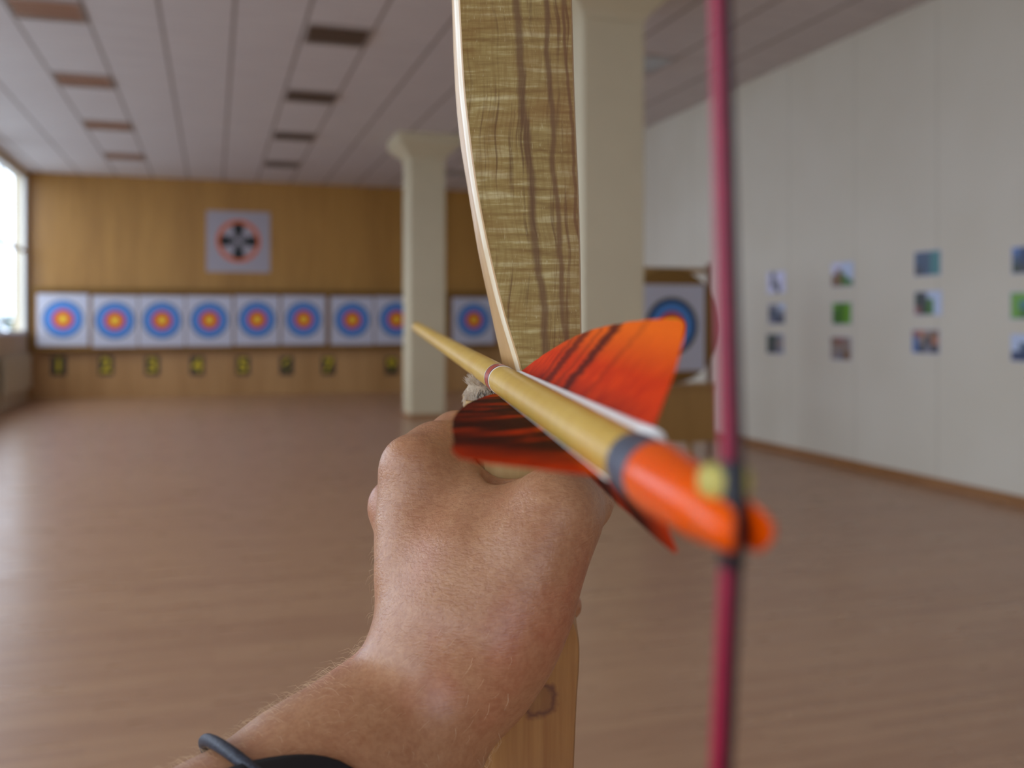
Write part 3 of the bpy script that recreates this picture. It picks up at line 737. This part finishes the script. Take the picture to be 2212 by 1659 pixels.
# feathers
def feather(name, base_ang, base_r, blade_ang, prof, mat, curl=0, quill_r=.0009, label=None):
    rows = []; uvs = []; ds = np.linspace(prof[0][0], prof[-1][0], 40); NV = 12; th = .00018
    def pt(d, h, off):
        b = A(d) + (AU * math.cos(base_ang) + AV * math.sin(base_ang)) * base_r
        hm = h / .02; ang = blade_ang + curl * hm * hm
        q = b + (AU * math.cos(ang) + AV * math.sin(ang)) * h + (AU * -math.sin(ang) + AV * math.cos(ang)) * off
        q = q + Vector((0, -.0035 * hm * hm if False else 0, 0)); return C3(q.x, q.y, q.z)
    pr = [(-d, h) for d, h in prof]
    for d in ds:
        h = max(.0002, smoothstep_list(pr, -d)[0]); rows.append((d, h))
    for sgn in (1, -1):
        for i, (d, h) in enumerate(rows):
            for j in range(NV + 1):
                edge = .0002 * noise.noise(Vector((i * 1.7, sgn * 0, 3))) * (j / NV)
                uvs.append(((ds[0] - d) / (ds[0] - ds[-1]), (h * j / NV) / .02))
    v = [pt(d, (h + .0003 * noise.noise(Vector((i * .9, 0, 3)))) * j / NV, sgn * th * (1 - .7 * j / NV)) for sgn in (1, -1) for i, (d, h) in enumerate(rows) for j in range(NV + 1)]
    n1 = len(rows) * (NV + 1); f = []
    for i in range(len(rows) - 1):
        for j in range(NV):
            a = i * (NV + 1) + j; f.append((a, a + 1, a + NV + 2, a + NV + 1)); f.append((n1 + a, n1 + a + NV + 1, n1 + a + NV + 2, n1 + a + 1))
    for i in range(len(rows) - 1):
        for j in (0, NV):
            a = i * (NV + 1) + j; f.append((a, a + NV + 1, n1 + a + NV + 1, n1 + a))
    for i in (0, len(rows) - 1):
        for j in range(NV):
            a = i * (NV + 1) + j; f.append((a, a + 1, n1 + a + 1, n1 + a))
    o = MB().add(v, f).build(name, mat, arrow, smooth=True)
    ul = o.data.uv_layers.new(name='vane')
    for lp in o.data.loops: ul.data[lp.index].uv = uvs[lp.vertex_index]
    o.modifiers.new('edge_split', 'EDGE_SPLIT').split_angle = math.radians(50)
    if label: o['label'] = label
    q = [(d, base_r - (.0001 if quill_r > .001 else .0004)) for d in np.linspace(ds[0] + .0015, ds[-1] - .003, 20)]
    pts = [av(d, r, base_ang) for d, r in q]
    MB().tube(pts, [quill_r * (.45 + .6 * i / 19) for i in range(20)], 10).build('quill', M_quill, o, origin=Vector(arrow['_o']), smooth=True)
D2 = math.radians
feather('feather', D2(27), RS + .0010, D2(63), [(.2832, 0), (.27, .0048), (.251, .0104), (.235, .0142), (.218, .0170), (.19, .0196), (.168, .0206), (.159, .0196), (.1525, .011), (.1495, .0008)], M_fe_bright, curl=0, quill_r=.0018, label='bright orange upper feather')
feather('feather', D2(236), RS + .0002, D2(174), [(.2832, .0002), (.278, .0022), (.27, .0050), (.244, .0126), (.21, .0188), (.175, .0218), (.160, .0226), (.1545, .018), (.151, .0008)], M_fe_dark, quill_r=.0005, label='orange feather barred with black')
feather('feather', D2(-40), RS + .0003, D2(-61), [(.2832, 0), (.27, .0048), (.251, .0102), (.235, .0137), (.218, .0160), (.19, .0180), (.165, .0187), (.157, .0172), (.153, .009), (.150, .0008)], M_fe_dark, quill_r=.0005, label='orange feather hanging below the shaft')

# ---- the hand and forearm: one continuous skin from a distance field
def q3(px, py, d): return np.array([(px - 1106) / 2050 * d, d, (700 - py) / 2050 * d], np.float32)
H = 0.0015
lo_c = np.array([-.250, .04, -.255], np.float32); hi_c = np.array([.040, .412, -.028], np.float32)
nn = np.ceil((hi_c - lo_c) / H).astype(int)
gx = (lo_c[0] + H * np.arange(nn[0])).astype(np.float32)[:, None, None]
gy = (lo_c[1] + H * np.arange(nn[1])).astype(np.float32)[None, :, None]
gz = (lo_c[2] + H * np.arange(nn[2])).astype(np.float32)[None, None, :]
F = np.full(tuple(nn), .5, np.float32)
def region(pts, rads, pad):
    lo = np.min([p - r for p, r in zip(pts, rads)], 0) - pad; hi = np.max([p + r for p, r in zip(pts, rads)], 0) + pad
    a = np.clip(((lo - lo_c) / H).astype(int), 0, nn - 1); b = np.clip(((hi - lo_c) / H).astype(int) + 1, 1, nn)
    return tuple(slice(int(a[i]), int(b[i])) for i in range(3))
def cone(sl, a, b, ra, rb, squash=None):
    X, Y, Z = gx[sl[0]], gy[:, sl[1]], gz[:, :, sl[2]]
    ba = b - a; L2 = float(ba @ ba)
    t = np.clip(((X - a[0]) * ba[0] + (Y - a[1]) * ba[1] + (Z - a[2]) * ba[2]) / L2, 0, 1)
    return np.sqrt((X - a[0] - ba[0]*t)**2 + (Y - a[1] - ba[1]*t)**2 + (Z - a[2] - ba[2]*t)**2) - (ra + (rb - ra) * t)
def smin(a, b, k):
    h = np.clip(k - np.abs(a - b), 0, None) / k; return np.minimum(a, b) - h*h*k*.25
def chain(pts, k):
    """pts: (px, py, depth, radius in mm)"""
    global F
    p = [q3(*a[:3]) for a in pts]; r = [a[3] / 1000 for a in pts]
    for i in range(len(p) - 1):
        sl = region(p[i:i+2], r[i:i+2], .022); F[sl] = smin(F[sl], cone(tuple([sl[0], sl[1], sl[2]]), p[i], p[i+1], r[i], r[i+1]), k)
gx_full, gy_full, gz_full = gx, gy, gz
# forearm and elbow
chain([(1000, 1450, .292, 18.6), (850, 1603, .284, 25.0), (700, 1750, .268, 29.6), (480, 1960, .240, 33.5), (150, 2200, .205, 38)], .010)
chain([(150, 2200, .205, 38), (-600, 2500, .145, 41), (-1100, 2700, .105, 43)], .010)
chain([(970, 1450, .296, 16.5), (810, 1610, .292, 21.5)], .010)
# hand body
chain([(945, 1450, .292, 18), (935, 1370, .294, 15.8), (912, 1230, .305, 13.0), (900, 1120, .313, 10.9), (900, 1022, .318, 9.8)], .010)
chain([(985, 1430, .290, 18), (1015, 1340, .290, 17.5), (1035, 1220, .297, 15.0), (1050, 1140, .305, 11)], .012)
chain([(1040, 1440, .288, 16), (1080, 1370, .286, 15.8), (1125, 1280, .288, 14.6), (1165, 1180, .290, 12.8), (1200, 1112, .292, 11.8)], .010)
chain([(985, 1400, .308, 16), (960, 1250, .325, 13.5), (930, 1130, .330, 11)], .010)
chain([(915, 1400, .302, 13.5), (882, 1200, .324, 10.0), (862, 1095, .337, 10.2)], .006)
chain([(950, 1400, .31, 13.5), (910, 1230, .34, 9.8), (888, 1190, .350, 9.4)], .006)
chain([(970, 1400, .315, 13.5), (930, 1270, .348, 9)], .006)
# web of the thumb
chain([(950, 1035, .322, 9), (1020, 1070, .321, 7.6), (1080, 1100, .318, 7)], .008)
chain([(930, 1060, .319, 8.8), (1010, 1095, .317, 7.4), (1085, 1108, .317, 7.0), (1150, 1098, .313, 7.8), (1205, 1085, .303, 9.5)], .010)
chain([(930, 1120, .318, 9), (1050, 1160, .311, 9.5), (1190, 1130, .300, 11)], .012)
# thumb
chain([(1200, 1112, .293, 11.8), (1248, 1078, .314, 10.6), (1258, 1040, .340, 9.6), (1238, 1000, .364, 9.6), (1190, 960, .384, 8.6), (1165, 940, .390, 7.6)], .006)
chain([(900, 1020, .318, 9.5), (884, 1000, .3150, 7.2)], .004)
# fingers (each its own chain around the grip)
chain([(900, 1018, .318, 9.9), (944, 985, .332, 9.8), (990, 958, .354, 10.0), (1000, 952, .366, 9.4)], .010)
chain([(985, 952, .364, 9.2), (1070, 965, .386, 8.2), (1120, 990, .384, 7.6), (1150, 1005, .378, 7.0)], .002)
chain([(860, 1095, .337, 10.4), (880, 1090, .356, 9.2), (925, 1085, .380, 9.0)], .003)
chain([(925, 1085, .380, 9.0), (1050, 1070, .396, 7.8), (1150, 1078, .386, 7.0)], .002)
chain([(885, 1190, .350, 9.6), (920, 1185, .384, 8.6), (1050, 1165, .397, 7.6), (1150, 1165, .387, 7.0)], .002)
chain([(925, 1270, .350, 8.8), (965, 1275, .380, 7.6), (1080, 1270, .391, 6.8), (1190, 1295, .380, 6.2), (1225, 1308, .362, 5.8)], .002)
# tendons and knuckle relief
def carve(a, b, r, k, sign):
    global F
    p = [q3(*a), q3(*b)]; sl = region(p, [r, r], .012); d_ = cone(sl, p[0], p[1], r, r)
    if sign < 0: h = np.clip(k - np.abs(F[sl] + d_), 0, None) / k; F[sl] = np.maximum(F[sl], -d_) + h*h*k*.25
carve((1062, 1030, .318), (1088, 1054, .314), .0030, .006, -1)
carve((1086, 1052, .314), (1160, 1024, .310), .0032, .006, -1)
# keep clear of the grip: an upright oval bar, as wide as the bow is there
zq = gz[0, 0, :]
ys = 700 - zq / .345 * 2050
cxp = np.interp(ys, [900, 1000, 1200, 1300, 1400], [1112, 1105, 1107, 1116, 1134])
hwp = np.interp(ys, [850, 905, 950, 1000, 1200, 1300, 1400], [125, 116, 92, 80, 77, 92, 116])
cxm = ((cxp - 1106) / 2050 * .345).astype(np.float32)[None, None, :]; hwm = (hwp / 2050 * .336 + .0006).astype(np.float32)[None, None, :]
ye = np.abs(gy - .3455) / np.float32(.0205)
xe = np.abs(gx - cxm) / hwm
gr = ((xe**4 + ye**4) ** .25 - 1) * .013
F = np.maximum(F, -gr.astype(np.float32))
# the forearm must not run through the lower limb (it passes on its near side)
# surface nets
def surface_nets(F):
    s = F < 0; n = F.shape
    c = np.zeros((n[0]-1, n[1]-1, n[2]-1), np.int8)
    for dx in (0,1):
        for dy in (0,1):
            for dz in (0,1): c += s[dx:n[0]-1+dx, dy:n[1]-1+dy, dz:n[2]-1+dz]
    act = (c > 0) & (c < 8); idx = np.argwhere(act); vid = np.full(act.shape, -1, np.int32); vid[act] = np.arange(len(idx))
    acc = np.zeros((len(idx), 3)); cnt = np.zeros(len(idx))
    cor = [(0,0,0),(1,0,0),(0,1,0),(1,1,0),(0,0,1),(1,0,1),(0,1,1),(1,1,1)]
    val = [F[idx[:,0]+a, idx[:,1]+b, idx[:,2]+c_] for a, b, c_ in cor]
    for i in range(8):
        for j in range(i+1, 8):
            if sum(abs(cor[i][k]-cor[j][k]) for k in range(3)) != 1: continue
            m_ = (val[i] < 0) != (val[j] < 0); t = np.where(m_, val[i] / np.where(m_, val[i]-val[j], 1), 0)
            p = np.array(cor[i]) + t[:,None] * (np.array(cor[j]) - np.array(cor[i])); acc[m_] += p[m_]; cnt[m_] += 1
    V = (idx + acc / cnt[:,None]); Q = []
    for ax_ in range(3):
        o1, o2 = [(1,2),(2,0),(0,1)][ax_]; sl0 = [slice(None)]*3; sl1 = [slice(None)]*3; sl0[ax_] = slice(0, n[ax_]-1); sl1[ax_] = slice(1, n[ax_])
        a = s[tuple(sl0)]; b = s[tuple(sl1)]; e = np.argwhere(a != b)
        e = e[(e[:,o1] > 0) & (e[:,o2] > 0) & (e[:,o1] < n[o1]-1) & (e[:,o2] < n[o2]-1)]
        ins = a[e[:,0], e[:,1], e[:,2]]
        def g(d1, d2): q = e.copy(); q[:,o1] -= d1; q[:,o2] -= d2; return vid[q[:,0], q[:,1], q[:,2]]
        q = np.stack([g(1,1), g(0,1), g(0,0), g(1,0)], 1); q[~ins] = q[~ins][:, ::-1]; Q.append(q)
    return V, np.concatenate(Q)
V, Q = surface_nets(F)
Q = Q[(Q >= 0).all(1)]
V = lo_c + V * H
# gentle smoothing
ed = np.concatenate([Q[:, [0,1]], Q[:, [1,2]], Q[:, [2,3]], Q[:, [3,0]]]); ed = np.concatenate([ed, ed[:, ::-1]])
cn = np.bincount(ed[:,0], minlength=len(V))[:,None]
for it in range(6):
    w_s = .5 if it % 2 == 0 else -.35
    s_ = np.stack([np.bincount(ed[:,0], weights=V[ed[:,1], k], minlength=len(V)) for k in range(3)], 1); V = V + w_s * (s_ / np.maximum(cn, 1) - V)
ct, sn = math.cos(TH), math.sin(TH)
VW = np.stack([V[:,0]*ct + V[:,1]*sn, -V[:,0]*sn + V[:,1]*ct, V[:,2] + EYE], 1)

# skin
m = Mat('skin', .40, spec=.5)
pos = m.map()
blotch = m.noise(pos, 28, 3, .5); fine = m.noise(pos, 300, 3); mott = m.noise(pos, 700, 2)
c = m.ramp(blotch, [(.30, lin(174, 126, 88)), (.52, lin(166, 112, 78)), (.70, lin(172, 98, 70))])
c = m.mix(.22, c, m.ramp(fine, [(.35, lin(152, 100, 64)), (.65, lin(198, 152, 110))]))
c = m.mix(.12, c, m.ramp(mott, [(.35, lin(146, 94, 58)), (.65, lin(216, 172, 128))]))
# fine wrinkles running across the back of the hand, with a faint cross-hatch
wr1 = m.noise(m.map((.30, .55, 1.0), rot=(0, D2(12), 0)), 1500, 2, .5, .4)
wr2 = m.noise(m.map((.9, .9, .45), rot=(0, D2(-35), 0)), 1500, 2, .5, .4)
cre = m.ramp(m.math('ADD', m.math('MULTIPLY', wr1, .7), m.math('MULTIPLY', wr2, .3)), [(.38, 0), (.56, 1)])
onhand = m.ramp(m.sep(pos)[2], [(0.0, .45), (.02, 1)])
c = m.mix(m.math('MULTIPLY', m.math('SUBTRACT', 1, cre), m.math('MULTIPLY', onhand, .22)), c, lin(146, 92, 64))
m.col(c); m.b.inputs['Subsurface Weight'].default_value = .12; m.b.inputs['Subsurface Radius'].default_value = (1, .4, .2); m.b.inputs['Subsurface Scale'].default_value = .003
bsum = m.math('ADD', m.math('MULTIPLY', m.math('MULTIPLY', cre, onhand), .7), m.math('MULTIPLY', fine, .4))
m.bump(bsum, .7, .00016); M_skin = m.m
PO = P(1000, 1400, .29)
person = root('person', PO, "left hand and bare forearm of a person, fist closed round the bow grip", 'person')
me = bpy.data.meshes.new('arm'); me.from_pydata((VW - np.array(PO)).tolist(), [], Q.tolist()); me.materials.append(M_skin)
me.polygons.foreach_set('use_smooth', [True] * len(Q))
bm = bmesh.new(); bm.from_mesh(me); bmesh.ops.remove_doubles(bm, verts=bm.verts, dist=1e-6); bmesh.ops.recalc_face_normals(bm, faces=bm.faces); bm.to_mesh(me); bm.free()
arm = bpy.data.objects.new('arm', me); COL.objects.link(arm); arm.parent = person
# fine fair hairs
M_hair = plain('fair_arm_hair', (226, 196, 156), .5, 300, .1)
me.calc_loop_triangles(); nv_ = np.array([v.normal[:] for v in me.vertices]); cv = np.array([v.co[:] for v in me.vertices]) + np.array(PO)
Vx = cv[:,0]*ct - cv[:,1]*sn; Vd = cv[:,0]*sn + cv[:,1]*ct; Vz = cv[:,2] - EYE
px = 1106 + 2050 * Vx / Vd; py = 700 - 2050 * Vz / Vd
sel = np.where((py > 1150) & (py < 1720) & (Vd < .31) & (Vd > .2) & (px < 1150) & (px - (py - 1400) * -.2 < 1120))[0]
hm = MB(); rnd = random.Random(11)
dirw = (C3(-.55, .1, -.75) - C3(0, 0, 0)).normalized()
for k in range(1300):
    i = sel[rnd.randrange(len(sel))]; nrm = Vector(nv_[i]); p = Vector(cv[i])
    edge = abs(nrm.dot((p - Vector((0,0,EYE))).normalized()))
    if py[i] < 1350 and rnd.random() < .6: continue
    if edge > .45 and rnd.random() < .75: continue
    t_ = (dirw - nrm * dirw.dot(nrm)).normalized(); L_ = rnd.uniform(.0025, .0055)
    j_ = Vector((rnd.uniform(-.35,.35), rnd.uniform(-.35,.35), rnd.uniform(-.35,.35)))
    hm.tube([p - nrm * .0002, p + (nrm * .55 + t_ * .5 + j_) .normalized()* L_ * .5, p + (nrm * .35 + t_ * .8 + j_).normalized() * L_], [.000032, .000026, .000008], 3, caps=False)
hh = hm.build('arm_hair', M_hair, person); hh['kind'] = 'stuff'

# ---- elastic bands on the wrist
M_tie = Mat('elastic_band', .55, lin(52, 56, 72)); w_ = M_tie.noise(M_tie.map(), 1500, 2); M_tie.col(M_tie.ramp(w_, [(.35, lin(28, 30, 38)), (.65, lin(58, 62, 74))])).bump(w_, .4, .0003); M_tie = M_tie.m
M_tieb = plain('black_elastic', (12, 12, 16), .6, 900, .2)
from mathutils.bvhtree import BVHTree
bvh = BVHTree.FromPolygons([tuple(v) for v in VW.tolist()], [tuple(q) for q in Q.tolist()])
XA, XD = q3(850, 1600, .284), q3(480, 1960, .240)
ctrA, axA = C3(*q3(712, 1742, .264).tolist()), (C3(*XD.tolist()) - C3(*XA.tolist())).normalized()
nA = (Vector((0, 0, EYE)) - ctrA); nA = (nA - axA * nA.dot(axA)).normalized()
wA = axA.cross(nA).normalized()
if wA.dot(C3(-.7, 0, .7) - C3(0, 0, 0)) < 0: wA = -wA
def on_arm(c, d, lift):
    d = d.normalized(); o_ = c + d * .08; hit = bvh.ray_cast(o_, -d, .08)
    return (hit[0] if hit[0] is not None else c + d * .03) + d * lift
guard = root('arm_guard', ctrA, 'black arm guard on the forearm, fastened by a grey-blue elastic cord', 'arm guard')
# panel: rounded at the hand end
TH0 = math.radians(-6); NT, NA = 26, 26; top, bot = [], []
for i in range(NT + 1):
    t_ = .105 * (i / NT) ** 1.5; hw = min(1.0, math.sqrt(max(0, 1 - (1 - min(1, t_ / .030)) ** 2))) * .80 + .02
    for j in range(NA + 1):
        th = TH0 + hw * (j / NA * 2 - 1) * (1.0); dr = nA * math.cos(th) + wA * math.sin(th); c_ = ctrA + axA * t_
        top.append(on_arm(c_, dr, .0032)); bot.append(on_arm(c_, dr, .0004))
n1 = len(top); f = []
for i in range(NT):
    for j in range(NA):
        a = i * (NA + 1) + j; f += [(a, a + 1, a + NA + 2, a + NA + 1), (n1 + a, n1 + a + NA + 1, n1 + a + NA + 2, n1 + a + 1)]
for i in range(NT):
    for j in (0, NA): a = i * (NA + 1) + j; f.append((a, a + NA + 1, n1 + a + NA + 1, n1 + a))
for i in (0, NT):
    for j in range(NA): a = i * (NA + 1) + j; f.append((a, a + 1, n1 + a + 1, n1 + a))
MB().add(top + bot, f).build('guard_panel', M_tieb, guard, smooth=True)
def cord(c_, e1, e2, loose, r, name):
    e1 = e1.normalized(); e2 = e2.normalized(); pts = []
    for k in range(96):
        t_ = 2 * math.pi * k / 96; d = e1 * math.cos(t_) + e2 * math.sin(t_); pts.append(on_arm(c_, d, r * .7 + loose(t_)))
    for _ in range(3): pts = [(pts[i-1] + pts[i] * 2 + pts[(i+1) % 96]) / 4 for i in range(96)]
    nr = e1.cross(e2).normalized(); n = 14; RR = []
    for p in pts: 
        o_ = (p - c_); o_ = (o_ - nr * o_.dot(nr)).normalized(); RR.append([p + (o_ * math.cos(2*math.pi*q/n) + nr * math.sin(2*math.pi*q/n)) * r for q in range(n)])
    RR.append(RR[0]); o = MB().rings(RR, caps=False).build(name, M_tie, guard, smooth=True); o['label'] = 'grey-blue elastic cord'
cC = C3(*q3(664, 1822, .260).tolist())
cord(cC, C3(-.7, 0, .7) - C3(0,0,0), C3(.42, -.82, .36) - C3(0,0,0), lambda t: .0006 + .0012 * max(0, math.cos(t)) ** 2, .0017, 'elastic_cord')
for o in bpy.data.objects:
    if '_o' in o.keys(): del o['_o']
